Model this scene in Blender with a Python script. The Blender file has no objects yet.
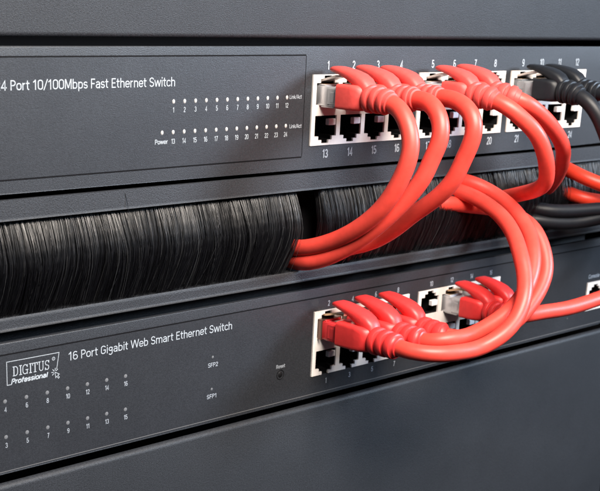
import bpy, bmesh, math, random
from mathutils import Vector, Matrix

# ------------------------------------------------------------------ camera, light, exposure
SC = bpy.context.scene
COL = SC.collection
S = 0.001                      # everything below is written in millimetres
random.seed(7)

CAM_POS = (-343.68, -335.2, 15.56)
RT = Vector((0.74160775, -0.67006915, 0.03202004))
UP = Vector((0.19105826, 0.25672934, 0.94741057))
FW = Vector((0.64305108, 0.69648933, -0.31841472))
cam = bpy.data.cameras.new('camera')
cam.sensor_fit = 'HORIZONTAL'
cam.sensor_width = 36.0
cam.lens = 1256.4557 / 600 * 36.0
cam.shift_x = 67.209 / 600
cam.shift_y = 175.407 / 600
cam.clip_start = 0.01
cam.clip_end = 50
cam.dof.use_dof = True
cam.dof.focus_distance = 0.442
cam.dof.aperture_fstop = 40
cob = bpy.data.objects.new('camera', cam)
COL.objects.link(cob)
m = Matrix((RT, UP, -FW)).transposed().to_4x4()
m.translation = Vector(CAM_POS) * S
cob.matrix_world = m
SC.camera = cob

w = bpy.data.worlds.new('World')
SC.world = w
w.use_nodes = True
# dim room: pale above, dark floor below
_n = w.node_tree
_tc = _n.nodes.new('ShaderNodeTexCoord')
_sp = _n.nodes.new('ShaderNodeSeparateXYZ')
_rp = _n.nodes.new('ShaderNodeValToRGB')
_mr = _n.nodes.new('ShaderNodeMapRange')
_mr.inputs['From Min'].default_value = -1
_mr.inputs['From Max'].default_value = 1
_n.links.new(_tc.outputs['Generated'], _sp.inputs[0])
_n.links.new(_sp.outputs['Z'], _mr.inputs['Value'])
_n.links.new(_mr.outputs['Result'], _rp.inputs['Fac'])
_rp.color_ramp.elements[0].position = 0.38
_rp.color_ramp.elements[0].color = (0.03, 0.033, 0.04, 1)
_rp.color_ramp.elements[1].position = 0.58
_rp.color_ramp.elements[1].color = (0.66, 0.74, 0.88, 1)
_n.links.new(_rp.outputs['Color'], _n.nodes['Background'].inputs[0])
_n.nodes['Background'].inputs[1].default_value = 0.16


def lamp(name, pos, target, size, power, color, size_y=None):
    l = bpy.data.lights.new(name, 'AREA')
    l.shape = 'RECTANGLE'
    l.size = size * S
    l.size_y = (size_y or size) * S
    l.energy = power
    l.color = color
    o = bpy.data.objects.new(name, l)
    COL.objects.link(o)
    o.location = Vector(pos) * S
    d = (Vector(target) - Vector(pos)).normalized()
    o.rotation_euler = d.to_track_quat('-Z', 'Y').to_euler()
    return o


lamp('key_light', (-70, -350, 290), (10, 0, -35), 330, 9.2, (1.0, 0.90, 0.80), 170)
lamp('window_light', (920, -750, 330), (40, 0, -40), 240, 21.0, (0.66, 0.81, 1.0), 300)
SC.view_settings.view_transform = 'Standard'
SC.view_settings.look = 'None'
SC.view_settings.exposure = 0.0
SC.view_settings.gamma = 1.0
SC.cycles.use_denoising = True
SC.cycles.max_bounces = 8
SC.render.engine = 'CYCLES'


# ------------------------------------------------------------------ materials
def mat(name, col, rough=0.5, metal=0.0, spec=0.5, bump=0.0, bscale=900.0, speck=0.0, sscale=1800.0,
        trans=0.0, coat=0.0, wear=0.0, sss=0.0, dust=0.0, rvar=0.0):
    m = bpy.data.materials.new(name)
    m.use_nodes = True
    nt = m.node_tree
    b = nt.nodes['Principled BSDF']
    b.inputs['Base Color'].default_value = (*col, 1)
    b.inputs['Roughness'].default_value = rough
    b.inputs['Metallic'].default_value = metal
    b.inputs['Specular IOR Level'].default_value = spec
    b.inputs['Transmission Weight'].default_value = trans
    b.inputs['Coat Weight'].default_value = coat
    if sss:
        b.inputs['Subsurface Weight'].default_value = sss
        b.inputs['Subsurface Radius'].default_value = (1.0, 0.25, 0.15)
        b.inputs['Subsurface Scale'].default_value = 0.002
    tc = nt.nodes.new('ShaderNodeTexCoord')
    src = tc.outputs['Object']
    colsock = None
    if speck:
        n = nt.nodes.new('ShaderNodeTexNoise')
        n.inputs['Scale'].default_value = sscale
        n.inputs['Detail'].default_value = 3
        nt.links.new(src, n.inputs['Vector'])
        r = nt.nodes.new('ShaderNodeMapRange')
        r.inputs['From Min'].default_value = 0.3
        r.inputs['From Max'].default_value = 0.7
        r.inputs['To Min'].default_value = 1 - speck
        r.inputs['To Max'].default_value = 1 + speck
        nt.links.new(n.outputs['Fac'], r.inputs['Value'])
        fac = r.outputs['Result']
        if wear:
            n2 = nt.nodes.new('ShaderNodeTexNoise')
            n2.inputs['Scale'].default_value = 28
            n2.inputs['Detail'].default_value = 5
            n2.inputs['Roughness'].default_value = 0.65
            nt.links.new(src, n2.inputs['Vector'])
            r2 = nt.nodes.new('ShaderNodeMapRange')
            r2.inputs['From Min'].default_value = 0.3
            r2.inputs['From Max'].default_value = 0.7
            r2.inputs['To Min'].default_value = 1 - wear
            r2.inputs['To Max'].default_value = 1 + wear
            nt.links.new(n2.outputs['Fac'], r2.inputs['Value'])
            mm = nt.nodes.new('ShaderNodeMath')
            mm.operation = 'MULTIPLY'
            nt.links.new(fac, mm.inputs[0])
            nt.links.new(r2.outputs['Result'], mm.inputs[1])
            fac = mm.outputs[0]
        vm = nt.nodes.new('ShaderNodeVectorMath')
        vm.operation = 'SCALE'
        vm.inputs[0].default_value = col
        nt.links.new(fac, vm.inputs['Scale'])
        nt.links.new(vm.outputs[0], b.inputs['Base Color'])
    if dust:
        vo = nt.nodes.new('ShaderNodeTexVoronoi')
        vo.inputs['Scale'].default_value = 260
        nt.links.new(src, vo.inputs['Vector'])
        sx = nt.nodes.new('ShaderNodeSeparateColor')
        nt.links.new(vo.outputs['Color'], sx.inputs[0])
        g1 = nt.nodes.new('ShaderNodeMath')
        g1.operation = 'GREATER_THAN'
        g1.inputs[1].default_value = 1 - dust
        nt.links.new(sx.outputs[0], g1.inputs[0])
        g2 = nt.nodes.new('ShaderNodeMath')
        g2.operation = 'LESS_THAN'
        nt.links.new(vo.outputs['Distance'], g2.inputs[0])
        g3 = nt.nodes.new('ShaderNodeMath')
        g3.operation = 'MULTIPLY'
        g3.inputs[1].default_value = 0.085
        nt.links.new(sx.outputs[1], g3.inputs[0])
        nt.links.new(g3.outputs[0], g2.inputs[1])
        g4 = nt.nodes.new('ShaderNodeMath')
        g4.operation = 'MULTIPLY'
        nt.links.new(g1.outputs[0], g4.inputs[0])
        nt.links.new(g2.outputs[0], g4.inputs[1])
        mx = nt.nodes.new('ShaderNodeMix')
        mx.data_type = 'RGBA'
        nt.links.new(g4.outputs[0], mx.inputs['Factor'])
        nt.links.new(b.inputs['Base Color'].links[0].from_socket, mx.inputs['A'])
        mx.inputs['B'].default_value = (0.13, 0.125, 0.12, 1)
        nt.links.new(mx.outputs['Result'], b.inputs['Base Color'])
    if rvar:
        n3 = nt.nodes.new('ShaderNodeTexNoise')
        n3.inputs['Scale'].default_value = 45
        n3.inputs['Detail'].default_value = 6
        nt.links.new(src, n3.inputs['Vector'])
        r3 = nt.nodes.new('ShaderNodeMapRange')
        r3.inputs['To Min'].default_value = rough - rvar
        r3.inputs['To Max'].default_value = rough + rvar
        nt.links.new(n3.outputs['Fac'], r3.inputs['Value'])
        nt.links.new(r3.outputs['Result'], b.inputs['Roughness'])
    if bump:
        n = nt.nodes.new('ShaderNodeTexNoise')
        n.inputs['Scale'].default_value = bscale
        n.inputs['Detail'].default_value = 2
        nt.links.new(src, n.inputs['Vector'])
        bp = nt.nodes.new('ShaderNodeBump')
        bp.inputs['Strength'].default_value = bump
        bp.inputs['Distance'].default_value = 0.0004
        nt.links.new(n.outputs['Fac'], bp.inputs['Height'])
        nt.links.new(bp.outputs['Normal'], b.inputs['Normal'])
    return m


PAINT = mat('textured black powder coat', (0.0225, 0.0246, 0.0290), 0.5, spec=0.27, bump=0.4, bscale=3000, speck=0.32, sscale=1700, wear=0.1, rvar=0.03, dust=0.008)
STEEL = mat('charcoal satin paint', (0.0208, 0.0228, 0.0272), 0.46, spec=0.4, bump=0.28, bscale=3000, speck=0.32, sscale=1600, wear=0.08, rvar=0.04, dust=0.01)
FILM = mat('charcoal printed film', (0.0218, 0.0236, 0.0280), 0.40, spec=0.4, bump=0.2, bscale=3800, speck=0.2, sscale=1900, wear=0.09, rvar=0.05, dust=0.012)
SHADOW_LINE = mat('painted groove shadow', (0.004, 0.004, 0.005), 0.8, spec=0.1)  # shadow line round the film, put into a near-black colour
EDGE = mat('pale edge strip', (0.11, 0.11, 0.115), 0.6)
INK = mat('white ink', (0.34, 0.375, 0.41), 0.6, spec=0.2, speck=0.1, sscale=900)
INKD = mat('pale grey ink', (0.30, 0.33, 0.37), 0.55, speck=0.1, sscale=900)
LEDM = mat('white led lens', (0.37, 0.365, 0.36), 0.5)
LEDG = mat('grey led lens', (0.13, 0.135, 0.145), 0.8, spec=0.2)
FRAME = mat('off white socket frame', (0.74, 0.70, 0.67), 0.4, speck=0.04, sscale=500)
SOCK = mat('black socket plastic', (0.006, 0.006, 0.007), 0.5)
SPRING = mat('bright spring steel', (0.84, 0.84, 0.86), 0.4)
RED = mat('red cable jacket', (0.70, 0.060, 0.043), 0.43, spec=0.42, bump=0.06, bscale=500, speck=0.07, sscale=300, wear=0.08, rvar=0.08)
RBOOT = mat('red boot rubber', (0.64, 0.068, 0.060), 0.5, spec=0.4, bump=0.08, bscale=900, speck=0.06, sscale=500)
RBOOTD = mat('deep red boot rubber', (0.68, 0.036, 0.036), 0.42, spec=0.45, bump=0.08, bscale=900, speck=0.06, sscale=500)
ORED = mat('orange red cable jacket', (0.72, 0.045, 0.020), 0.42, speck=0.05, sscale=300)
BLK = mat('black cable jacket', (0.009, 0.0105, 0.014), 0.45, spec=0.3, bump=0.05, bscale=700, speck=0.1, sscale=600)
SHIELD = mat('satin shield metal', (0.56, 0.56, 0.58), 0.3, metal=0.5, bump=0.05, bscale=400)
CLEAR = mat('clear plug plastic', (0.66, 0.69, 0.73), 0.14, trans=0.7, spec=0.5)
REDREFLECT = mat('plug shell with painted red reflection', (0.72, 0.045, 0.05), 0.2, coat=0.3)  # red mirrored in the metal shell, put into the base colour
COLLAR = mat('dark bronze shield', (0.16, 0.10, 0.08), 0.3, metal=0.8)
TAB = mat('pale latch plastic', (0.62, 0.55, 0.51), 0.25, trans=0.2)
GOLD = mat('gold contact metal', (0.55, 0.38, 0.24), 0.25, metal=0.9)
HAIR = mat('black nylon bristle', (0.016, 0.0165, 0.018), 0.31, spec=0.9)
_nt = HAIR.node_tree
_g = _nt.nodes.new('ShaderNodeNewGeometry')
_r = _nt.nodes.new('ShaderNodeValToRGB')
_r.color_ramp.elements[0].color = (0.004, 0.004, 0.006, 1)
_r.color_ramp.elements[0].position = 0.35
_r.color_ramp.elements[1].color = (0.055, 0.057, 0.062, 1)
_e = _r.color_ramp.elements.new(0.86)
_e.color = (0.010, 0.0105, 0.013, 1)
_nt.links.new(_g.outputs['Random Per Island'], _r.inputs['Fac'])
_nt.links.new(_r.outputs['Color'], _nt.nodes['Principled BSDF'].inputs['Base Color'])
INNER = mat('black rack interior', (0.003, 0.003, 0.004), 0.9, spec=0.1)
BUTTON = mat('black push button', (0.008, 0.008, 0.009), 0.3)


# ------------------------------------------------------------------ helpers
def V(x, y, z):
    return Vector((x * S, y * S, z * S))


def add(name, bm, mats, parent=None, smooth=False, angle=None, mirror=True):
    me = bpy.data.meshes.new(name)
    bmesh.ops.recalc_face_normals(bm, faces=bm.faces)
    bm.to_mesh(me)
    bm.free()
    if not isinstance(mats, (list, tuple)):
        mats = [mats]
    for k in mats:
        me.materials.append(k)
    if smooth:
        for p in me.polygons:
            p.use_smooth = True
        if angle:
            me.set_sharp_from_angle(angle=math.radians(angle))
    o = bpy.data.objects.new(name, me)
    COL.objects.link(o)
    if parent:
        o.parent = parent
        o.location = -Vector(parent['base'])
    return o


def thing(name, label, cat, base, group=None):
    o = bpy.data.objects.new(name, None)
    o.empty_display_size = 0.01
    COL.objects.link(o)
    o.location = V(*base)
    o['label'] = label
    o['category'] = cat
    o['base'] = [c * S for c in base]
    if group:
        o['group'] = group
    return o


def box(bm, x0, x1, y0, y1, z0, z1, bev=0.0, seg=2, mi=0):
    vs = [bm.verts.new(V(x, y, z)) for x in (x0, x1) for y in (y0, y1) for z in (z0, z1)]
    f = [(0, 1, 3, 2), (4, 6, 7, 5), (0, 4, 5, 1), (2, 3, 7, 6), (0, 2, 6, 4), (1, 5, 7, 3)]
    fs = [bm.faces.new([vs[i] for i in q]) for q in f]
    for q in fs:
        q.material_index = mi
    if bev:
        es = list({e for q in fs for e in q.edges})
        bmesh.ops.bevel(bm, geom=es, offset=bev * S, segments=seg, affect='EDGES', profile=0.5, material=-1)
    return vs


def grid_plate(bm, xs, zs, holes, y0, y1):
    """plate spanning the x and z grid lines with the listed cells (i, j) left open"""
    nx, nz = len(xs) - 1, len(zs) - 1
    solid = lambda i, j: 0 <= i < nx and 0 <= j < nz and (i, j) not in holes
    cache = {}

    def v(i, j, k):
        if (i, j, k) not in cache:
            cache[(i, j, k)] = bm.verts.new(V(xs[i], (y0, y1)[k], zs[j]))
        return cache[(i, j, k)]
    for i in range(nx):
        for j in range(nz):
            if not solid(i, j):
                continue
            bm.faces.new([v(i, j, 0), v(i + 1, j, 0), v(i + 1, j + 1, 0), v(i, j + 1, 0)])
            bm.faces.new([v(i, j, 1), v(i, j + 1, 1), v(i + 1, j + 1, 1), v(i + 1, j, 1)])
            for di, dj, a, b in ((-1, 0, (i, j), (i, j + 1)), (1, 0, (i + 1, j), (i + 1, j + 1)),
                                 (0, -1, (i, j), (i + 1, j)), (0, 1, (i, j + 1), (i + 1, j + 1))):
                if not solid(i + di, j + dj):
                    bm.faces.new([v(*a, 0), v(*b, 0), v(*b, 1), v(*a, 1)])


def bevel_outer(bm, z, y, off, seg=4):
    """round the long front edge that runs along x at height z and depth y"""
    es = [e for e in bm.edges if all(abs(p.co.z - z * S) < 1e-7 and abs(p.co.y - y * S) < 1e-7 for p in e.verts)]
    bmesh.ops.bevel(bm, geom=es, offset=off * S, segments=seg, affect='EDGES', profile=0.5)


# ------------------------------------------------------------------ lettering: a condensed gothic drawn as pen strokes
def arc(cx, cy, rx, ry, a0, a1, n=10):
    return [(cx + rx * math.cos(math.radians(a0 + (a1 - a0) * k / n)), cy + ry * math.sin(math.radians(a0 + (a1 - a0) * k / n))) for k in range(n + 1)]


def loop(x0, x1, y0, y1, ry=0.2):
    cx, rx = (x0 + x1) / 2, (x1 - x0) / 2
    p = arc(cx, y1 - ry, rx, ry, 0, 180) + arc(cx, y0 + ry, rx, ry, 180, 360)
    return p + [p[0]]


B_, T_, X_ = 0.065, 0.935, 0.655
GL = {
    '0': (.53, [loop(.07, .45, B_, T_)]),
    '1': (.42, [[(.05, .74), (.22, .90), (.25, 1.0)], [(.25, 1.0), (.25, 0)]]),
    '2': (.52, [arc(.25, .71, .18, .225, 175, -35) + [(.08, .10), (.08, B_), (.46, B_)]]),
    '3': (.52, [arc(.24, .72, .17, .215, 165, -75) + [(.22, .51)], [(.22, .512)] + arc(.24, .285, .20, .22, 80, -165)]),
    '4': (.54, [[(.36, 0), (.36, T_), (.06, .27), (.50, .27)]]),
    '5': (.52, [[(.43, T_), (.11, T_), (.09, .50)] + arc(.25, .33, .20, .265, 120, -165)]),
    '6': (.53, [arc(.26, .72, .18, .215, 30, 180) + [(.08, .33)], loop(.07, .45, B_, .575, .24)]),
    '7': (.48, [[(.04, T_), (.43, T_), (.30, .55), (.20, 0)]]),
    '8': (.53, [loop(.09, .43, .515, T_, .2), loop(.06, .46, B_, .513, .2)]),
    '9': (.53, [arc(.26, .28, .18, .215, 210, 360) + [(.44, .67)], loop(.07, .45, .425, T_, .24)]),
    '/': (.38, [[(.02, -.05), (.36, 1.03)]]),
    'A': (.56, [[(.03, 0), (.28, 1)], [(.28, 1), (.53, 0)], [(.12, .26), (.44, .26)]]),
    'C': (.55, [arc(.28, .72, .20, .215, 10, 180) + arc(.28, .28, .20, .215, 180, 350)]),
    'E': (.49, [[(.44, B_), (.09, B_), (.09, T_), (.44, T_)], [(.09, .51), (.40, .51)]]),
    'F': (.46, [[(.09, 0), (.09, T_), (.43, T_)], [(.09, .49), (.39, .49)]]),
    'G': (.57, [arc(.28, .72, .20, .215, 10, 180) + arc(.28, .28, .20, .215, 180, 360) + [(.48, .46), (.29, .46)]]),
    'L': (.45, [[(.09, 1), (.09, B_), (.43, B_)]]),
    'M': (.70, [[(.09, 0), (.09, 1)], [(.11, .98), (.35, .10)], [(.35, .10), (.59, .98)], [(.61, 1), (.61, 0)]]),
    'P': (.52, [[(.09, 0), (.09, T_)] + [(.25, T_)] + arc(.26, .70, .19, .235, 90, -90) + [(.10, .465)]]),
    'R': (.55, [[(.09, 0), (.09, T_)] + [(.25, T_)] + arc(.26, .71, .19, .225, 90, -90) + [(.10, .485)], [(.28, .48), (.48, 0)]]),
    'S': (.52, [arc(.26, .715, .185, .22, 15, 235) + arc(.26, .275, .19, .215, 55, -165)]),
    'W': (.86, [[(.04, 1), (.22, .03)], [(.22, .03), (.42, .98)], [(.44, .98), (.64, .03)], [(.64, .03), (.82, 1)]]),
    'a': (.48, [arc(.23, .50, .16, .16, 160, 0) + [(.39, 0)], [(.385, .41), (.24, .40)] + arc(.22, .23, .15, .17, 90, 270) + [(.28, .07), (.385, .18)]]),
    'b': (.51, [[(.09, 1), (.09, 0)], arc(.25, .44, .175, .21, 180, 0) + arc(.25, .28, .175, .215, 0, -180)]),
    'c': (.45, [arc(.245, .46, .175, .2, 20, 180) + arc(.245, .26, .175, .2, 180, 340)]),
    'e': (.48, [[(.08, .36), (.42, .36)] + arc(.245, .46, .175, .2, 0, 180) + arc(.245, .26, .175, .2, 180, 335)]),
    'g': (.49, [arc(.235, .46, .16, .195, 0, 360, 20)[:-1], [(.39, .66), (.39, -.02)] + arc(.23, -.02, .16, .17, 0, -160)]),
    'h': (.50, [[(.09, 1), (.09, 0)], arc(.25, .47, .16, .185, 175, 0) + [(.41, 0)]]),
    'i': (.20, [[(.10, 0), (.10, .72)], [(.10, .85), (.10, 1.0)]]),
    'k': (.47, [[(.09, 1), (.09, 0)], [(.11, .28), (.40, .71)], [(.21, .42), (.42, 0)]]),
    'l': (.20, [[(.10, 0), (.10, 1)]]),
    'm': (.76, [[(.09, 0), (.09, .71)], arc(.235, .49, .145, .165, 175, 0, 8) + [(.38, 0)], arc(.525, .49, .145, .165, 175, 0, 8) + [(.67, 0)]]),
    'n': (.50, [[(.09, 0), (.09, .71)], arc(.25, .47, .16, .185, 175, 0) + [(.41, 0)]]),
    'o': (.49, [loop(.07, .42, B_, X_, .19)]),
    'p': (.51, [[(.09, .71), (.09, -.24)], arc(.25, .44, .175, .21, 180, 0) + arc(.25, .28, .175, .215, 0, -180)]),
    'r': (.35, [[(.09, 0), (.09, .71)], arc(.27, .44, .18, .205, 175, 85)]),
    's': (.43, [arc(.215, .505, .145, .155, 20, 240) + arc(.215, .22, .15, .155, 60, -165)]),
    't': (.34, [[(.14, .93), (.14, .22)] + arc(.26, .20, .12, .14, 180, 280), [(.01, .655), (.31, .655)]]),
    'w': (.68, [[(.04, .72), (.18, .02)], [(.18, .02), (.33, .69)], [(.35, .69), (.50, .02)], [(.50, .02), (.64, .72)]]),
    'f': (.32, [[(.12, 0), (.12, .76)] + arc(.25, .78, .13, .155, 180, 90), [(.01, .655), (.29, .655)]]),
    ' ': (.24, []),
}


def ribbon(bm, pts, wd, y):
    """one pen stroke as a mitred ribbon; pts are (x, z) in mm"""
    p = [Vector((a, b)) for a, b in pts]
    q = [p[0]]
    for a in p[1:]:
        if (a - q[-1]).length > 1e-4:
            q.append(a)
    L, Rr = [], []
    closed = (q[0] - q[-1]).length < 1e-3
    for i in range(len(q)):
        if closed and i in (0, len(q) - 1):
            d0, d1 = (q[-1] - q[-2]).normalized(), (q[1] - q[0]).normalized()
        else:
            d0 = (q[i] - q[i - 1]).normalized() if i else (q[1] - q[0]).normalized()
            d1 = (q[i + 1] - q[i]).normalized() if i < len(q) - 1 else d0
        d = d0 + d1
        d = d.normalized() if d.length > 1e-6 else d1
        k = 1 / max(0.45, d.dot(d1))
        nn = Vector((-d.y, d.x)) * (wd / 2 * k)
        L.append(bm.verts.new(V(q[i].x + nn.x, y, q[i].y + nn.y)))
        Rr.append(bm.verts.new(V(q[i].x - nn.x, y, q[i].y - nn.y)))
    for i in range(len(q) - 1):
        try:
            bm.faces.new([L[i], L[i + 1], Rr[i + 1], Rr[i]])
        except ValueError:
            pass


def text_bm(txt, x, z, h, width=None, align='L', y=-0.12, pen=0.115, shear=0.0, squeeze=0.95, bm=None, track=0.0):
    """lettering lying on the panel: baseline (x, z), capital height h, optional exact width"""
    total = sum(GL[c][0] + track for c in txt) - 0.06
    sx = width / total if width else h * squeeze
    wd = total * sx
    ox = {'L': x, 'C': x - wd / 2, 'R': x - wd}[align] - 0.03 * sx
    bm = bm or bmesh.new()
    k = 0
    for c in txt:
        adv, strokes = GL[c]
        for st in strokes:
            k += 1
            ribbon(bm, [(ox + a * sx + shear * b * h, z + b * h) for a, b in st], pen * (sx * 0.5 + h * 0.5), y - 0.003 * (k % 5))
        ox += (adv + track) * sx
    return bm


def text(name, txt, x, z, h, parent, m=None, **k):
    bm = text_bm(txt, x, z, h, **k)
    return add(name, bm, m or INK, parent)


def disc(name, x, z, rx, rz, parent, m, y0=0.02, y1=-0.22):
    bm = bmesh.new()
    n = 20
    ring = lambda y, k: [bm.verts.new(V(x + k * rx * math.cos(t * 2 * math.pi / n), y, z + k * rz * math.sin(t * 2 * math.pi / n))) for t in range(n)]
    a, b, c = ring(y0, 1), ring(y1 * 0.5, 1), ring(y1, 0.7)
    for p, q in ((a, b), (b, c)):
        for t in range(n):
            bm.faces.new([p[t], p[(t + 1) % n], q[(t + 1) % n], q[t]])
    bm.faces.new(c)
    return add(name, bm, m, parent, smooth=True, angle=40)


def spline(pts, step=1.2):
    """Catmull-Rom (centripetal enough for these) resampled to even steps"""
    P = [Vector(p) for p in pts]
    P = [P[0] * 2 - P[1]] + P + [P[-1] * 2 - P[-2]]
    out = []
    for i in range(1, len(P) - 2):
        p0, p1, p2, p3 = P[i - 1:i + 3]
        t0 = 0
        t1 = t0 + max((p1 - p0).length, 1e-3) ** 0.5
        t2 = t1 + max((p2 - p1).length, 1e-3) ** 0.5
        t3 = t2 + max((p3 - p2).length, 1e-3) ** 0.5
        n = 24
        for k in range(n):
            t = t1 + (t2 - t1) * k / n
            a1 = p0 * ((t1 - t) / (t1 - t0)) + p1 * ((t - t0) / (t1 - t0))
            a2 = p1 * ((t2 - t) / (t2 - t1)) + p2 * ((t - t1) / (t2 - t1))
            a3 = p2 * ((t3 - t) / (t3 - t2)) + p3 * ((t - t2) / (t3 - t2))
            b1 = a1 * ((t2 - t) / (t2 - t0)) + a2 * ((t - t0) / (t2 - t0))
            b2 = a2 * ((t3 - t) / (t3 - t1)) + a3 * ((t - t1) / (t3 - t1))
            out.append(b1 * ((t2 - t) / (t2 - t1)) + b2 * ((t - t1) / (t2 - t1)))
    out.append(P[-2])
    for _ in range(14):                      # relax small kinks: a cable is stiff
        out = [out[0], out[1]] + [out[i] * 0.5 + (out[i - 1] + out[i + 1]) * 0.25 for i in range(2, len(out) - 2)] + out[-2:]
    L = [0]
    for i in range(1, len(out)):
        L.append(L[-1] + (out[i] - out[i - 1]).length)
    n = max(2, int(L[-1] / step))
    res, j = [], 0
    for k in range(n + 1):
        s = L[-1] * k / n
        while j < len(L) - 2 and L[j + 1] < s:
            j += 1
        u = (s - L[j]) / max(L[j + 1] - L[j], 1e-9)
        res.append(out[j].lerp(out[j + 1], u))
    for _ in range(10):
        res = res[:2] + [res[i] * 0.5 + (res[i - 1] + res[i + 1]) * 0.25 for i in range(2, len(res) - 2)] + res[-2:]
    return res


def frames(path):
    """parallel transported frames; the first one keeps z up"""
    T = []
    for i in range(len(path)):
        T.append((path[min(i + 1, len(path) - 1)] - path[max(i - 1, 0)]).normalized())
    n = Vector((0, 0, 1))
    n = (n - T[0] * n.dot(T[0])).normalized()
    F = []
    for t in T:
        n = (n - t * n.dot(t)).normalized()
        F.append((t, t.cross(n), n))
    return F


def tube_bm(path, r, n=22):
    bm = bmesh.new()
    F = frames(path)
    prev = None
    for p, (t, a, b) in zip(path, F):
        ring = [bm.verts.new((p + a * (r * math.cos(k * 2 * math.pi / n)) + b * (r * math.sin(k * 2 * math.pi / n))) * S) for k in range(n)]
        if prev:
            for k in range(n):
                bm.faces.new([prev[k], prev[(k + 1) % n], ring[(k + 1) % n], ring[k]])
        else:
            bm.faces.new(ring)
        prev = ring
    bm.faces.new(prev)
    return bm


def sup(k, n, e):
    t = 2 * math.pi * k / n
    c, s = math.cos(t), math.sin(t)
    return (math.copysign(abs(c) ** (2 / e), c), math.copysign(abs(s) ** (2 / e), s))


# ------------------------------------------------------------------ the rack itself
def blank_panel(label, z0, z1, zb, round_r):
    t = thing('blank_panel', label, 'blank panel', (0, 0, z0), 'blank rack panels')
    bm = bmesh.new()
    box(bm, -241, 241, 0, 2.2, z0, z1)
    es = [e for e in bm.edges if all(abs(p.co.z - zb * S) < 1e-7 and abs(p.co.y) < 1e-7 for p in e.verts)]
    bmesh.ops.bevel(bm, geom=es, offset=round_r * S, segments=7, affect='EDGES', profile=0.5)
    add('face_plate', bm, PAINT, t, smooth=True, angle=35)


bm = bmesh.new()
box(bm, -241, 241, 150, 156, -290, 90)
box(bm, -244, -242, 2, 156, -290, 90)
box(bm, 242, 244, 2, 156, -290, 90)
ri = add('rack_interior', bm, INNER)
ri['kind'] = 'structure'

blank_panel('plain dark panel above the upper switch, at the top edge', 2.6, 90, 2.6, 1.7)
blank_panel('plain dark panel below the lower switch, along the bottom edge', -290, -139.6, -139.6, 1.9)


# sockets -----------------------------------------------------------------
def t_outline(x0, x1, z0, z1, up):
    """stepped RJ45 opening, notch above (up) or below"""
    c = (x0 + x1) / 2
    steps = [(x0, x1, 0), (c - 3.6, c + 3.6, 1.4), (c - 1.9, c + 1.9, 2.7)]
    return steps


def port_block(parent, x0, n, pitch, zt, zb, rows, ow=11.7, lead=1.9, names=True):
    """white frame with two rows of stepped openings.  rows = [(z_low, z_high, notch_up), ...]"""
    xs = {x0, x0 + lead * 2 + pitch * (n - 1) + ow}
    x1 = x0 + lead * 2 + pitch * (n - 1) + ow
    zs = {zt, zb}
    opens = []
    for (zl, zh, up) in rows:
        for k in range(n):
            a = x0 + lead + pitch * k
            b = a + ow
            c = (a + b) / 2
            rects = [(a, b, zl, zh)]
            if up:
                rects += [(c - 3.7, c + 3.7, zh, zh + 1.4), (c - 1.9, c + 1.9, zh + 1.4, zh + 2.6)]
            else:
                rects += [(c - 3.7, c + 3.7, zl - 1.4, zl), (c - 1.9, c + 1.9, zl - 2.6, zl - 1.4)]
            opens.append((rects, a, b, zl, zh, up))
            for r in rects:
                xs |= {r[0], r[1]}
                zs |= {r[2], r[3]}
    xs, zs = sorted(xs), sorted(zs)
    holes = set()
    for rects, *_ in opens:
        for (ra, rb, rl, rh) in rects:
            for i in range(len(xs) - 1):
                for j in range(len(zs) - 1):
                    if xs[i] >= ra - 1e-6 and xs[i + 1] <= rb + 1e-6 and zs[j] >= rl - 1e-6 and zs[j + 1] <= rh + 1e-6:
                        holes.add((i, j))
    bm = bmesh.new()
    grid_plate(bm, xs, zs, holes, -0.55, 14.6)
    blk = add('port_block', bm, FRAME, parent)
    blk['base'] = parent['base']
    for rects, a, b, zl, zh, up in opens:
        bm = bmesh.new()
        g = 0.07
        c = (a + b) / 2
        w1, w2 = 3.7 - g, 1.9 - g
        if up:
            o = [(a + g, zl + g), (b - g, zl + g), (b - g, zh - g), (c + w1, zh - g), (c + w1, zh + 1.4 - g), (c + w2, zh + 1.4 - g), (c + w2, zh + 2.6 - g),
                 (c - w2, zh + 2.6 - g), (c - w2, zh + 1.4 - g), (c - w1, zh + 1.4 - g), (c - w1, zh - g), (a + g, zh - g)]
        else:
            o = [(a + g, zh - g), (b - g, zh - g), (b - g, zl + g), (c + w1, zl + g), (c + w1, zl - 1.4 + g), (c + w2, zl - 1.4 + g), (c + w2, zl - 2.6 + g),
                 (c - w2, zl - 2.6 + g), (c - w2, zl - 1.4 + g), (c - w1, zl - 1.4 + g), (c - w1, zl + g), (a + g, zl + g)]
        A = [bm.verts.new(V(p, 0.15, q)) for p, q in o]
        B = [bm.verts.new(V(p, 14.2, q)) for p, q in o]
        for k in range(len(o)):
            bm.faces.new([A[k], A[(k + 1) % len(o)], B[(k + 1) % len(o)], B[k]])
        bm.faces.new(B)
        # side spring of the shield, bright metal on the right wall
        zc = zh - 2.5 if not up else zl + 4.4
        box(bm, b - 3.9, b - g - 0.04, -0.35, 1.6, zc - 1.2, zc + 1.2, 0.2, 1, mi=1)
        p = add('port', bm, [SOCK, SPRING], None)
        p.parent = blk
        p.location = (0, 0, 0)
    return blk, x1


def number(txt, x, z, h, parent, m=None, bold=0.145, name='port_number'):
    return text(name, txt, x, z - h / 2, h, parent, m or INK, align='C', pen=bold, squeeze=1.0)


# ------------------------------------------------------------------ upper switch
SW1 = thing('ethernet_switch', 'upper charcoal switch with twenty-four ports, whose frames look warm white', 'network switch', (0, 0, -43.8), 'network switches in the rack')


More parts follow.
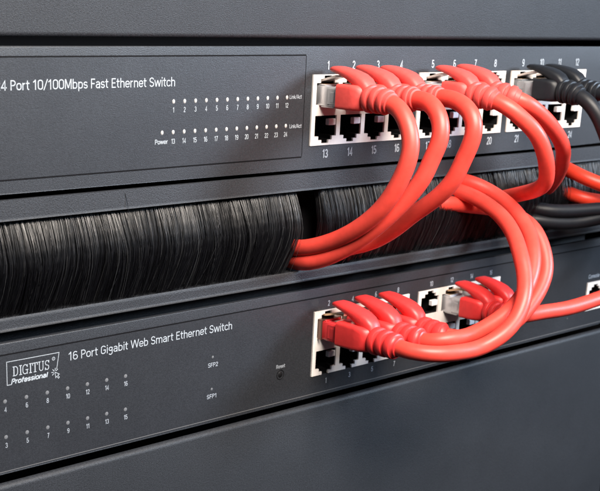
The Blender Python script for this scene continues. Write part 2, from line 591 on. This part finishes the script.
def plate_with_cuts(x0, x1, z0, z1, cuts, y0, y1):
    xs = {x0, x1}
    zs = {z0, z1}
    for c in cuts:
        xs |= {c[0], c[1]}
        zs |= {c[2], c[3]}
    xs, zs = sorted(xs), sorted(zs)
    holes = set()
    for c in cuts:
        for i in range(len(xs) - 1):
            for j in range(len(zs) - 1):
                if xs[i] >= c[0] - 1e-6 and xs[i + 1] <= c[1] + 1e-6 and zs[j] >= c[2] - 1e-6 and zs[j + 1] <= c[3] + 1e-6:
                    holes.add((i, j))
    bm = bmesh.new()
    grid_plate(bm, xs, zs, holes, y0, y1)
    return bm


BW = 1.9 * 2 + 13.8 * 3 + 11.7
cuts1 = [(x - 0.15, x + BW + 0.15, -35.95, -9.85) for x in (0, 60.7, 122.0)]
bm = plate_with_cuts(-221, 221, -43.8, 0, cuts1, 0, 2)
bevel_outer(bm, 0, 0, 0.7)
bevel_outer(bm, -43.8, 0, 0.6)
box(bm, -220, 220, 15.2, 140, -42.6, -1.2)
add('housing', bm, STEEL, SW1, smooth=True, angle=30)

bm = bmesh.new()
box(bm, -215, -4.1, -0.16, 0.05, -39.45, -3.35)
add('label_film', bm, FILM, SW1)
bm = bmesh.new()                                 # thin dark strips painting the groove shadow round the film
for q in ((-215.4, -3.9, -3.33, -2.85), (-215.4, -3.9, -39.95, -39.47), (-4.08, -3.65, -39.46, -3.34)):
    box(bm, q[0], q[1], -0.06, 0.05, q[2], q[3])
add('edge_strip', bm, SHADOW_LINE, SW1)

TY = -0.20
text('model_lettering', '24 Port 10/100Mbps Fast Ethernet Switch', -135.8, -12.9, 3.05, SW1, INK, width=70.0, y=TY, pen=0.09)
for k in range(12):
    x = -66.3 + 4.855 * k
    disc('led', x, -17.85, 0.60, 0.74, SW1, LEDM, -0.1, -0.32)
    number(str(k + 1), x, -20.6, 1.75, SW1, INK, 0.11, 'led_number').location.y += (TY + 0.12) * S
    disc('led', x, -27.95, 0.60, 0.74, SW1, LEDM, -0.1, -0.32)
    number(str(k + 13), x, -30.95, 1.75, SW1, INK, 0.11, 'led_number').location.y += (TY + 0.12) * S
disc('led', -71.1, -27.95, 0.60, 0.74, SW1, LEDM, -0.1, -0.32)
text('led_lettering', 'Power', -71.4, -31.7, 1.6, SW1, INK, align='C', width=5.6, y=TY)
text('led_lettering', 'Link/Act', -11.6, -18.4, 1.4, SW1, INKD, width=6.2, y=TY)
text('led_lettering', 'Link/Act', -11.0, -28.9, 1.4, SW1, INKD, width=6.2, y=TY)

ROWS1 = [(-20.9, -13.0, True), (-32.5, -24.9, False)]
PORTX1 = []
for b, x0 in enumerate((0, 60.7, 122.0)):
    port_block(SW1, x0, 4, 13.8, -10.0, -35.8, ROWS1)
    for k in range(4):
        cx = x0 + 1.9 + 5.85 + 13.8 * k
        PORTX1.append(cx)
        number(str(4 * b + k + 1), cx + 0.3, -6.75, 3.1, SW1)
        number(str(4 * b + k + 13), cx + 1.0, -39.05, 3.2, SW1)

# ------------------------------------------------------------------ brush panel
BP = thing('brush_panel', 'black cable entry panel with a dense bristle strip between the two switches', 'brush panel', (0, 0, -89.7))
bm = plate_with_cuts(-241, 241, -87.0, -45.6, [(-222, 222, -83.3, -51.7)], -1.2, 0.4)
for z, q in ((-45.6, 0.6), (-51.7, 0.5), (-83.3, 0.7), (-87.0, 0.9)):
    bevel_outer(bm, z, -1.2, q, 5)
box(bm, -230, 230, 1.65, 22, -51.6, -49.5)
box(bm, -230, 230, 1.65, 22, -85.5, -83.5)
add('frame', bm, PAINT, BP, smooth=True, angle=30)


def bristles():
    bm = bmesh.new()
    rnd = random.Random(3)

    def strand(pts, r, n=3):
        prev = None
        for i, p in enumerate(pts):
            rr = r * (1 - 0.35 * i / (len(pts) - 1))
            ring = [bm.verts.new(V(p[0] + rr * math.cos(2.1 * k + 0.5), p[1] + rr * math.sin(2.1 * k + 0.5), p[2])) for k in range(n)]
            if prev:
                for k in range(n):
                    f = bm.faces.new([prev[k], prev[(k + 1) % n], ring[(k + 1) % n], ring[k]])
                    f.smooth = True
            prev = ring

    def nz(x, s, ph):
        return math.sin(x * s + ph) * 0.6 + math.sin(x * s * 2.7 + ph * 1.7) * 0.4

    GAPS = [(-5.5, 8.5, 1.0), (112, 118.5, .85), (124, 127, .6), (148, 156, .8), (168, 175, .7)]
    x = -160.0
    while x < 232:
        dens = 50 if x < 0 else 36
        x += 1.0 / dens
        skip = 0
        for a, b, s in GAPS:
            if a < x < b:
                skip = max(skip, s)
        if rnd.random() < skip:
            continue
        row = rnd.random()
        lean = 2.2 * nz(x, 0.13, 0.4) + 0.9 * nz(x, 0.9, 1.1) + rnd.gauss(0, 0.7)
        lean -= 1.6
        bulge = 0.9 * nz(x, 0.21, 2.0) + 0.4 * nz(x, 1.3, 0.3) + rnd.gauss(0, 0.35) + 1.5
        y0 = 0.6 + 4.5 * row
        ln = 31.6 + rnd.uniform(-1.2, 1.4)
        for a, b, s in GAPS[:1]:                       # hairs pushed aside by the cables lean away from them
            if a - 9 < x <= a:
                lean -= 1.2 * (1 - (a - x) / 9)
                bulge += 1.4 * (1 - (a - x) / 9)
            if b <= x < b + 9:
                lean += 2.0 * (1 - (x - b) / 9)
        stray = rnd.random() < 0.02
        if stray:
            lean += rnd.gauss(0, 3.5)
            bulge += rnd.uniform(0, 1.6)
        pts = []
        for i in range(10):
            t = i / 9
            px = x + lean * t ** 1.6 + 0.25 * math.sin(t * 5 + x * 3)
            py = y0 + 0.9 - (4.6 + 1.0 * bulge) * math.sin(math.pi * 0.5 * min(1, t / 0.62)) * (1.0 - 0.25 * row) + 5.6 * (max(0, t - 0.45) / 0.55) ** 1.4
            pz = -51.0 - ln * t
            pts.append((px, py, pz))
        strand(pts, rnd.choice((0.05, 0.06, 0.065, 0.075, 0.085, 0.10, 0.13)))
    # one loose hair hanging over the upper bar
    strand([(-87.5, -1.2, -46.8), (-86.9, -1.5, -49), (-86.6, -1.9, -52), (-87.2, -2.2, -57), (-88.6, -1.6, -63)], 0.10)
    strand([(-88.5, -1.8, -66), (-90.0, -2.8, -70), (-92.2, -3.0, -75), (-94.5, -2.4, -79)], 0.16)
    return bm


bmh = bristles()
me = bpy.data.meshes.new('bristles')
bmh.to_mesh(me)
bmh.free()
me.materials.append(HAIR)
ho = bpy.data.objects.new('bristles', me)
COL.objects.link(ho)
ho.parent = BP
ho.location = -Vector(BP['base'])
ho['kind'] = 'stuff'
bm = bmesh.new()
box(bm, -222, 222, 11.0, 13.0, -83.4, -51.6)
add('backing_strip', bm, INNER, BP)

# ------------------------------------------------------------------ lower switch
SW2 = thing('ethernet_switch', 'lower charcoal switch with sixteen ports and a framed maker logo at its left end', 'network switch', (0, 0, -137.3), 'network switches in the rack')
B2 = (7.4, 71.2)
BW2 = 1.9 * 2 + 14.0 * 3 + 11.7
CON = (202.8, 217.5)
cuts2 = [(x - 0.15, x + BW2 + 0.15, -127.45, -100.55) for x in B2] + [(CON[0] - .15, CON[1] + .15, -127.45, -112.85)]
bm = plate_with_cuts(-221, 221, -135.5, -91.2, cuts2, 0, 2)
bevel_outer(bm, -91.2, 0, 0.7)
bevel_outer(bm, -135.5, 0, 0.75, 4)
box(bm, -220, 220, 15.2, 140, -135.3, -92.5)
add('housing', bm, STEEL, SW2, smooth=True, angle=30)

xs2 = [(-219, 219)]
bm = plate_with_cuts(-219, 219, -134.7, -95.35, [(x - 0.3, x + BW2 + 0.3, -127.6, -100.4) for x in B2] + [(CON[0] - .3, CON[1] + .3, -127.6, -112.7)], -0.16, 0.05)
add('label_film', bm, FILM, SW2)
bm = bmesh.new()
box(bm, -219.3, 219.3, -0.06, 0.05, -95.33, -94.85)  # shadow line above the film, drawn as a dark strip
add('edge_strip', bm, SHADOW_LINE, SW2)
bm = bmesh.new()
box(bm, -219.3, 219.3, -0.2, 0.05, -134.98, -134.72)  # thin paler strip along the bottom of the face
add('edge_strip', bm, EDGE, SW2)
text('model_lettering', '16 Port Gigabit Web Smart Ethernet Switch', -110.1, -101.1, 3.0, SW2, INK, width=73.8, y=TY, pen=0.09)

# the framed logo: open outline, serif capitals, slanted second line, small pointer star
bm = bmesh.new()


def stroke(bm, pts, wd, y=TY):
    for (a, b) in zip(pts, pts[1:]):
        a, b = Vector((a[0], 0, a[1])), Vector((b[0], 0, b[1]))
        d = (b - a).normalized()
        n = Vector((-d.z, 0, d.x)) * wd / 2
        a2, b2 = a - d * wd / 2, b + d * wd / 2
        # small step in depth so that crossing strokes never share a plane
        stroke.k = (stroke.k + 1) % 7
        yy = y - 0.004 * stroke.k
        bm.faces.new([bm.verts.new(V(p.x, yy, p.z)) for p in (a2 + n, b2 + n, b2 - n, a2 - n)])


stroke.k = 0
stroke(bm, [(-132.6, -105.35), (-134.2, -105.35), (-134.2, -97.55), (-113.9, -97.55), (-114.9, -103.0)], 0.22)
add('logo_frame', bm, INK, SW2)
bm = bmesh.new()
LX = -132.0
Zb, Hh = -102.75, 3.35
serif = {   # slab serif capitals, condensed: (advance, strokes in units of the capital height)
    'D': (.74, [[(.14, .05), (.14, .95)], [(0, .95), (.30, .95)] + arc(.30, .62, .26, .33, 90, 0) + arc(.30, .38, .26, .33, 0, -90) + [(0, .05)]]),
    'I': (.38, [[(.16, .05), (.16, .95)], [(0, .955), (.32, .955)], [(0, .045), (.32, .045)]]),
    'G': (.76, [arc(.30, .64, .26, .32, 25, 180) + arc(.30, .36, .26, .32, 180, 300) + [(.52, .12)], [(.54, 0), (.54, .43)], [(.34, .44), (.66, .44)], [(.55, .70), (.55, .97)]]),
    'T': (.68, [[(.30, .05), (.30, .95)], [(0, .95), (.60, .95)], [(.02, .99), (.02, .72)], [(.58, .99), (.58, .72)], [(.14, .045), (.46, .045)]]),
    'U': (.78, [[(.13, .95), (.13, .30)] + arc(.34, .30, .21, .26, 180, 360) + [(.55, .95)], [(0, .955), (.27, .955)], [(.42, .955), (.68, .955)]]),
    'S': (.56, [arc(.25, .725, .20, .23, 20, 240) + arc(.25, .27, .20, .23, 60, -165), [(.46, .99), (.46, .72)], [(.04, .28), (.04, .0)]]),
}
k = 0
for ch in 'DIGITUS':
    adv, sts = serif[ch]
    for st in sts:
        k += 1
        ribbon(bm, [(LX + a * Hh, Zb + b * Hh) for a, b in st], 0.36 if len(st) == 2 and abs(st[0][0] - st[1][0]) < .01 and st[1][1] - st[0][1] > .5 else 0.27, TY - 0.003 * (k % 5))
    LX += adv * Hh
# registered mark: ring and a small R
n = 16
for k in range(n):
    a, b = 2 * math.pi * k / n, 2 * math.pi * (k + 1) / n
    bm.faces.new([bm.verts.new(V(-116.1 + r * math.cos(t), TY, -99.35 + r * math.sin(t))) for r, t in ((0.62, a), (0.62, b), (0.44, b), (0.44, a))])
text_bm('R', -116.1, -99.62, 0.56, align='C', y=TY, bm=bm)
text_bm('Professional', -132.7, -105.25, 1.72, width=14.0, y=TY, pen=0.17, shear=0.25, bm=bm)
add('logo_lettering', bm, INK, SW2)
bm = bmesh.new()
cx, cz = -115.3, -104.5          # little arrow pointer with a burst round its tip
arrow = [(0, 0), (0.25, -2.0), (0.72, -1.5), (1.35, -2.35), (1.75, -2.05), (1.12, -1.22), (1.75, -0.95), (0, 0)]
ribbon(bm, [(cx - 0.3 + a, cz + 0.4 + b) for a, b in arrow], 0.2, TY)
for ang in (40, 85, 130, 175, 220):
    c_, s_ = math.cos(math.radians(ang)), math.sin(math.radians(ang))
    ribbon(bm, [(cx - 0.3 + 0.55 * c_, cz + 0.4 + 0.55 * s_), (cx - 0.3 + 1.45 * c_, cz + 0.4 + 1.45 * s_)], 0.24, TY)
add('logo_pointer', bm, INK, SW2)

for k in range(8):
    x = -143.3 + 8.18 * k
    disc('led', x, -110.65, 0.8, 0.8, SW2, LEDG, -0.1, -0.22)
    disc('led', x, -122.9, 0.8, 0.8, SW2, LEDG, -0.1, -0.22)
    number(str(2 * k + 2), x + 0.1, -113.4, 1.75, SW2, INKD, 0.12, 'led_number').location.y += (TY + 0.12) * S
    number(str(2 * k + 1), x + 0.1, -125.75, 1.75, SW2, INKD, 0.12, 'led_number').location.y += (TY + 0.12) * S
disc('led', -45.5, -110.4, 0.55, 0.6, SW2, LEDG, -0.1, -0.22)
disc('led', -45.6, -122.8, 0.55, 0.6, SW2, LEDG, -0.1, -0.22)
text('led_lettering', 'SFP2', -45.3, -114.2, 1.65, SW2, INKD, align='C', width=4.9, y=TY)
text('led_lettering', 'SFP1', -45.5, -126.4, 1.65, SW2, INKD, align='C', width=4.9, y=TY)
text('reset_lettering', 'Reset', -9.9, -120.7, 1.5, SW2, INKD, align='C', width=4.8, y=TY)
bm = bmesh.new()
n = 28
rings = []
for r, y in ((2.05, -0.14), (2.0, -0.3), (1.7, -0.26), (1.65, 1.0), (1.15, 1.0), (1.15, -0.25), (0.85, -0.45)):
    rings.append([bm.verts.new(V(-9.9 + r * math.cos(2 * math.pi * k / n), y, -123.4 + r * math.sin(2 * math.pi * k / n))) for k in range(n)])
for a, b in zip(rings, rings[1:]):
    for k in range(n):
        bm.faces.new([a[k], a[(k + 1) % n], b[(k + 1) % n], b[k]])
bm.faces.new(rings[-1])
add('reset_button', bm, BUTTON, SW2, smooth=True, angle=35)

ROWS2 = [(-111.4, -103.7, True), (-124.7, -117.1, False)]
PORTX2 = []
for b, x0 in enumerate(B2):
    port_block(SW2, x0, 4, 14.0, -100.7, -127.3, ROWS2)
    for k in range(4):
        c = x0 + 1.9 + 5.85 + 14.0 * k
        PORTX2.append(c)
        number(str(8 * b + 2 * k + 2), c + 0.5, -98.1, 2.2, SW2, INKD, 0.13).location.y += (TY + 0.12) * S
        number(str(8 * b + 2 * k + 1), c + 1.3, -130.35, 2.2, SW2, INKD, 0.13).location.y += (TY + 0.12) * S
port_block(SW2, CON[0], 1, 14, -113.0, -127.3, [(-124.9, -116.9, True)], ow=10.9)
text('console_lettering', 'Console', 203.2, -110.9, 2.0, SW2, INKD, width=9.5, y=TY)


# ------------------------------------------------------------------ cables
R_CORD = 3.2
HV = random.Random(11)


def plug(root, x, z, path, bootm, bodym, length, hookm=None, tabm=None):
    """plug body in the port, latch tab, moulded boot that follows the cord, latch guard"""
    # body: shell with a stepped nose, rides from inside the port to the boot
    bm = bmesh.new()
    box(bm, x - 4.4, x + 5.3, -10.6, 8, z - 4.0, z + 3.1, 0.35, 2)
    box(bm, x - 3.9, x + 4.5, -3.4, 6, z + 3.12, z + 3.7, 0.15, 1)
    box(bm, x - 4.6, x - 4.42, -9.6, -5.0, z - 3.1, z + 2.4)
    box(bm, x - 3.6, x + 3.6, -7.6, -1.0, z - 4.6, z - 4.02, 0.15, 1)
    # seam and raised rib of the shell on the visible cheek, contact blades on top of the nose
    box(bm, x - 4.47, x - 4.42, -5.6, -5.3, z - 3.5, z + 2.2, mi=1)
    box(bm, x - 4.75, x - 4.62, -8.4, -6.6, z - 2.4, z + 1.2, 0.05, 1)
    for k in range(8):
        box(bm, x - 3.5 + 0.93 * k, x - 3.15 + 0.93 * k, -2.9, 1.0, z + 3.72, z + 3.9, mi=2)
    add('plug_body', bm, [bodym, SOCK, GOLD], root, smooth=True, angle=35)
    if length > 1.2:
        bm = bmesh.new()
        for q in ((-5.6, -5.0, -4.4, 3.5), (5.35, 5.75, -4.4, 3.5), (-5.6, 5.75, 3.52, 3.95)):
            box(bm, x + q[0], x + q[1], -2.6, 3, z + q[2], z + q[3], 0.1, 1)
        add('shield_collar', bm, COLLAR, root)
    # latch tab: a springy sloping strip above the body
    bm = bmesh.new()
    prof = [(5, 3.75), (1.0, 4.4), (-2.5, 5.3), (-7.0, 6.5), (-11.5, 6.9)]
    for (ya, za), (yb, zb) in zip(prof, prof[1:]):
        for wv in (2.9,):
            A = [bm.verts.new(V(x + s * wv, y, z + zz + d)) for (y, zz) in ((ya, za), (yb, zb)) for s in (-1, 1) for d in (0, 0.8)]
            for q in ((0, 1, 3, 2), (4, 6, 7, 5), (0, 4, 5, 1), (2, 3, 7, 6), (1, 5, 7, 3), (0, 2, 6, 4)):
                bm.faces.new([A[i] for i in q])
    bmesh.ops.remove_doubles(bm, verts=bm.verts, dist=1e-6)
    add('latch_tab', bm, tabm or GOLD, root)
    # boot
    bm = bmesh.new()
    F = frames(path)
    step = (path[1] - path[0]).length
    fat = 1.0 + 0.10 * (length > 1.2)
    st = 1.0 + 0.42 * (length > 1.2)
    secs = [(0.0, 5.8, 4.1 * fat, 9), (0.3, 6.2, 4.5 * fat, 10), (6.5 * st, 6.0, 4.55 * fat, 8), (8.8 * st, 5.4 * fat, 4.6 * fat, 5), (10.4 * st, 4.7 * fat, 4.45 * fat, 2.6)]
    s = 10.6 * st
    k = 0
    while k < 3:
        r = (5.05 - 0.2 * k) * (fat if length > 1.2 else 1)
        g = (4.2 - 0.1 * k) * (fat if length > 1.2 else 1)
        u = length
        secs += [(s + 0.2 * u, g, g, 2), (s + 0.5 * u, g, g, 2), (s + 0.65 * u, r - .2, r - .2, 2), (s + 0.95 * u, r, r, 2), (s + 2.3 * u, r, r, 2), (s + 2.6 * u, r - .2, r - .2, 2), (s + 2.75 * u, g, g, 2)]
        s += 3.1 * length
        k += 1
    secs += [(s + 0.3, 3.9, 3.9, 2), (s + 0.9, 3.8, 3.8, 2), (s + 1.2, 3.3, 3.3, 2)]
    prev = None
    n = 32
    for (d, wx, wz, e) in secs:
        i = d / step
        i0 = min(int(i), len(path) - 2)
        p = path[i0].lerp(path[i0 + 1], i - i0)
        t, a, b = F[i0]
        t2, a2, b2 = F[i0 + 1]
        a = a.lerp(a2, i - i0)
        b = b.lerp(b2, i - i0)
        ring = []
        for q in range(n):
            c, sn = sup(q, n, e)
            ring.append(bm.verts.new((p + a * wx * c + b * wz * sn) * S))
        if prev:
            for q in range(n):
                bm.faces.new([prev[q], prev[(q + 1) % n], ring[(q + 1) % n], ring[q]])
        else:
            bm.faces.new(ring)
        prev = ring
    bm.faces.new(prev)
    boot = add('boot', bm, bootm, root, smooth=True, angle=38)
    boot['base'] = root['base']
    # latch guard: an arched horn springing from the rear of the boot and reaching over the latch
    bm = bmesh.new()
    prof = [(-21.4, 1.2, 2.0, 3.2), (-20.4, 3.0, 2.5, 3.5), (-18.8, 4.8, 2.4, 3.8), (-16.4, 6.4, 2.0, 4.0), (-13.4, 7.6, 1.6, 4.05),
            (-10.2, 8.5, 1.25, 4.0), (-7.4, 9.1, 1.05, 3.9), (-5.2, 9.35, 0.9, 3.6), (-4.2, 9.3, 0.65, 3.1)]
    vz, vy = HV.uniform(-0.35, 0.35), HV.uniform(-0.5, 0.5)
    hs = 1.12 if length > 1.2 else 1.0
    prof = [(yy * hs + vy, zz + vz * min(1, (21 + yy) / 14) + (1.1 if length > 1.2 else 0), th * hs * 1.22, hw) for yy, zz, th, hw in prof]
    prev = None
    for i, (y, zz, th, hw) in enumerate(prof):
        y2, z2 = prof[min(i + 1, len(prof) - 1)][:2]
        y1, z1 = prof[max(i - 1, 0)][:2]
        d = Vector((0, y2 - y1, z2 - z1)).normalized()
        nn = Vector((0, -d.z, d.y))
        ring = []
        for q in range(16):
            c, sn = sup(q, 16, 3.2)
            ring.append(bm.verts.new((Vector((x, y, z + zz)) + Vector((1, 0, 0)) * hw * c + nn * th * sn) * S))
        if prev:
            for q in range(16):
                bm.faces.new([prev[q], prev[(q + 1) % 16], ring[(q + 1) % 16], ring[q]])
        else:
            bm.faces.new(ring)
        prev = ring
    bm.faces.new(prev)
    hk = add('latch_guard', bm, hookm or bootm, None, smooth=True, angle=60)
    hk.parent = boot


def cable(label, pts, jacket, group, port=None, bootm=None, bodym=None, length=1.0, r=R_CORD, dz=0.0, tabm=None):
    if port:
        x, z = port
        pts = [(x, -10.2, z), (x, -14, z), (x, -21, z - 0.1), (x, -26.5, z - 0.2)] + ([(x, -32, z - 0.2), (x, -36.5, z - 0.2)] if length > 1.2 else []) + list(pts)
        base = (x, 0, z)
    else:
        base = pts[0]
    t = thing('network_cable', label, 'cable', base, group)
    path = spline(pts)
    start = 0
    if port:
        plug(t, x, z, path, bootm, bodym, length, tabm=tabm)
        acc = 0
        while acc < 12:
            acc += (path[start + 1] - path[start]).length
            start += 1
    add('cord', tube_bm(path[start:], r), jacket, t, smooth=True, angle=50)
    return t


P = {
 'A': [(7.8, -34.5, -18.6), (7.2, -39.5, -22.5), (6.5, -43.5, -29.3), (5.7, -44.1, -35.1), (4.4, -42.0, -43.3), (2.7, -36.5, -53.5), (0.7, -27.4, -62.3), (-1.1, -16.0, -69.1), (-3.5, -5.0, -73.2), (-3.6, 1.0, -74.2), (-4, 12, -74.4)],
 'B': [(21.4, -35.7, -16.9), (20.8, -41.1, -18.9), (19.7, -45.7, -24.1), (18.5, -46.9, -30.2), (17.1, -45.0, -36.3), (15.4, -43.4, -43.1), (11.9, -37.5, -53.0), (6.1, -29.0, -63.6), (2.4, -20.0, -71.4), (-1.3, -10.0, -77.2), (-3.2, -4.0, -79.0), (-1.5, 4.0, -79.9), (0, 12, -80.0)],
 'C': [(35.5, -35.4, -16.6), (35.1, -41.9, -17.9), (34.6, -47.2, -21.0), (34.0, -49.9, -25.7), (33.3, -49.4, -31.5), (32.5, -47.1, -37.7), (31.5, -44.9, -44.4), (30.6, -39.5, -51.2), (29.6, -28.0, -60.1), (28.7, -19.0, -67.7), (26.7, -10.0, -73.3), (21.1, -2.5, -76.2), (17.9, 4.0, -77.9), (16, 13, -78)],
 'D': [(71.4, -36.6, -20.8), (74.9, -40.1, -24.4), (80.8, -44.2, -30.3), (87.7, -44.7, -39.1), (91.8, -43.5, -44.6), (96.8, -40.3, -51.3), (100.4, -34.1, -54.9), (106.6, -21.7, -58.9), (112.6, -9.5, -62.4), (117.2, 0.0, -65.1), (121, 12, -66.5)],
 'E': [(86.4, -33.2, -19.6), (95.5, -34.4, -24.0), (109.8, -33.2, -31.7), (122.1, -29.9, -39.2), (131.4, -24.5, -45.8), (142.6, -15.6, -53.5), (151.1, -7.4, -59.1), (157.9, 0.0, -63.2), (164, 12, -65.5)],
 'R1': [(180, 14, -54), (176.5, 7.0, -54.2), (172.4, 0.0, -54.6), (171.5, -9.0, -57.1), (175.5, -17.0, -60.0), (186, -27, -64), (205, -36, -69), (235, -42, -74)],
 'R2': [(182, 14, -66), (178.7, 7.0, -66.0), (174.4, 0.0, -65.8), (175.3, -8.0, -67.6), (182.2, -14.0, -68.8), (200, -22, -71), (235, -30, -75)],
 'K9': [(130.0, -33.4, -19.9), (131.5, -37.7, -24.4), (133.0, -39.9, -28.5), (137, -43, -38), (150, -46, -52), (172, -44, -64), (188, -32, -70.5), (184, -24, -71.2), (174.8, -19.0, -71.2), (163.7, -13.0, -72.0), (152.6, -7.0, -72.0), (147.7, -1.0, -71.0), (142, 14, -70.3)],
 'K10': [(144.5, -37, -18.5), (150, -44, -23), (158, -48, -34), (172, -50, -50), (192, -46, -64), (204, -34, -72), (196, -26, -73.5), (186, -22, -74), (175.6, -19.0, -75.5), (164.7, -13.0, -77.6), (153.5, -7.0, -77.2), (146.1, -1.0, -76.0), (140, 14, -75.3)],
 'G': [(15.0, -40.5, -108.2), (17.2, -46.0, -108.5), (21.5, -50.5, -108.8), (29.1, -53.5, -108.9), (41.7, -56.0, -108.3), (50.3, -59.0, -104.2), (59.6, -59.0, -98.4), (66.0, -57.0, -90.5), (71.6, -52.0, -82.9), (74.0, -48.0, -77.9), (82.6, -37.0, -70.8), (88.6, -25.0, -65.3), (90.1, -12.0, -60.8), (88.3, -2.0, -58.4), (87, 13.0, -58.3)],
 'H': [(29.5, -40, -107.5), (31.5, -44, -106.6), (36.5, -46.8, -106.0), (45.0, -48.3, -105.5), (56.9, -50.0, -101.9), (66.6, -51.0, -97.4), (76.9, -50.0, -91.2), (84.6, -47.0, -83.7), (89.2, -43.0, -77.9), (95.9, -35.0, -71.6), (98.7, -24.0, -63.8), (97.2, -12.0, -58.0), (92.7, -4.0, -54.9), (90, 13.0, -54.6)],
 'I': [(43.8, -39.5, -107.8), (48.0, -42, -108.4), (60.2, -42.5, -109.2), (73.5, -42.0, -109.3), (83.8, -43.0, -105.8), (91.9, -43.0, -100.3), (99.3, -42.0, -94.3), (104.6, -40.0, -88.0), (108.1, -35.0, -79.9), (109.6, -28.0, -72.6), (109.9, -18.0, -68.6), (104.3, -9.5, -66.3), (96.5, -5.5, -65.4), (88, -3.2, -64.2), (80, -1, -63.4), (72, 5, -62.8), (67, 13.0, -62.5)],
 'J': [(92.5, -34.0, -107.8), (97.4, -37.0, -107.2), (106.0, -39.0, -106.7), (120.8, -42.0, -106.4), (141.2, -45.0, -103.9), (165, -47, -100), (200, -48, -93), (235, -46, -85)],
 'K': [(105.0, -35.0, -102.3), (106.0, -34.0, -95.7), (112.3, -30.0, -87.2), (115.9, -24.0, -80.3), (118.0, -14.0, -74.1), (120, -4.0, -70.6), (121, 3, -69.5), (121.5, 14.0, -69.5)],
}
Z1 = -17.1
Z2 = -107.6
GA = 'red cables hanging from the upper switch'
GB = 'red cables plugged into the lower switch'
GC = 'black cables at the right end of the upper switch'
GD = 'orange red cables leaving the bristles at the right'
up = [PORTX1[i] for i in (0, 1, 2, 4, 5, 8, 9)]
for key, x, lab, pd in (('A', up[0], 'red cable from port 1 of the upper switch, dropping into the gap in the bristles', 0),
                        ('B', up[1], 'red cable from port 2 of the upper switch, lowest one entering the bristle gap', 0),
                        ('C', up[2], 'red cable from port 3 of the upper switch, passing behind its neighbour', 0),
                        ('D', up[3], 'red cable from port 5 of the upper switch, curling back leftwards to the brush', 1),
                        ('E', up[4], 'red cable from port 6 of the upper switch, farthest loop of that row', 1)):
    cable(lab, P[key], RED, GA, (x, Z1), RBOOT, SHIELD, 1.12, tabm=TAB)
for key, x, lab in (('K9', up[5], 'black cable with clear plug in port 9'),
                    ('K10', up[6], 'black cable in port 10 of the upper switch, behind the port 9 plug')):
    cable(lab, P[key], BLK, GC, (x, Z1), BLK, CLEAR, 0.95, r=3.1, tabm=TAB)
for key, i, lab, body in (('G', 0, 'red cable from port 2 of the lower switch, front strand of the big loop', REDREFLECT),
                          ('H', 1, 'red cable from port 4 of the lower switch, middle strand of the big loop', REDREFLECT),
                          ('I', 2, 'red cable from port 6 of the lower switch, right strand of the big loop', REDREFLECT),
                          ('J', 5, 'red cable with silver plug in port 12 of the lower switch, running right', SHIELD),
                          ('K', 6, 'red cable from port 14 of the lower switch, mostly hidden behind the big loop', SHIELD)):
    cable(lab, P[key], RED, GB, (PORTX2[i], Z2), RBOOTD, body, 1.3 if i < 3 else 1.0)
cable('orange red cable leaving the bristles at right, upper of two', P['R1'], ORED, GD)
cable('orange red cable just above the black cables at right, lower of two', P['R2'], ORED, GD)

for o in bpy.data.objects:
    if 'base' in o:
        del o['base']
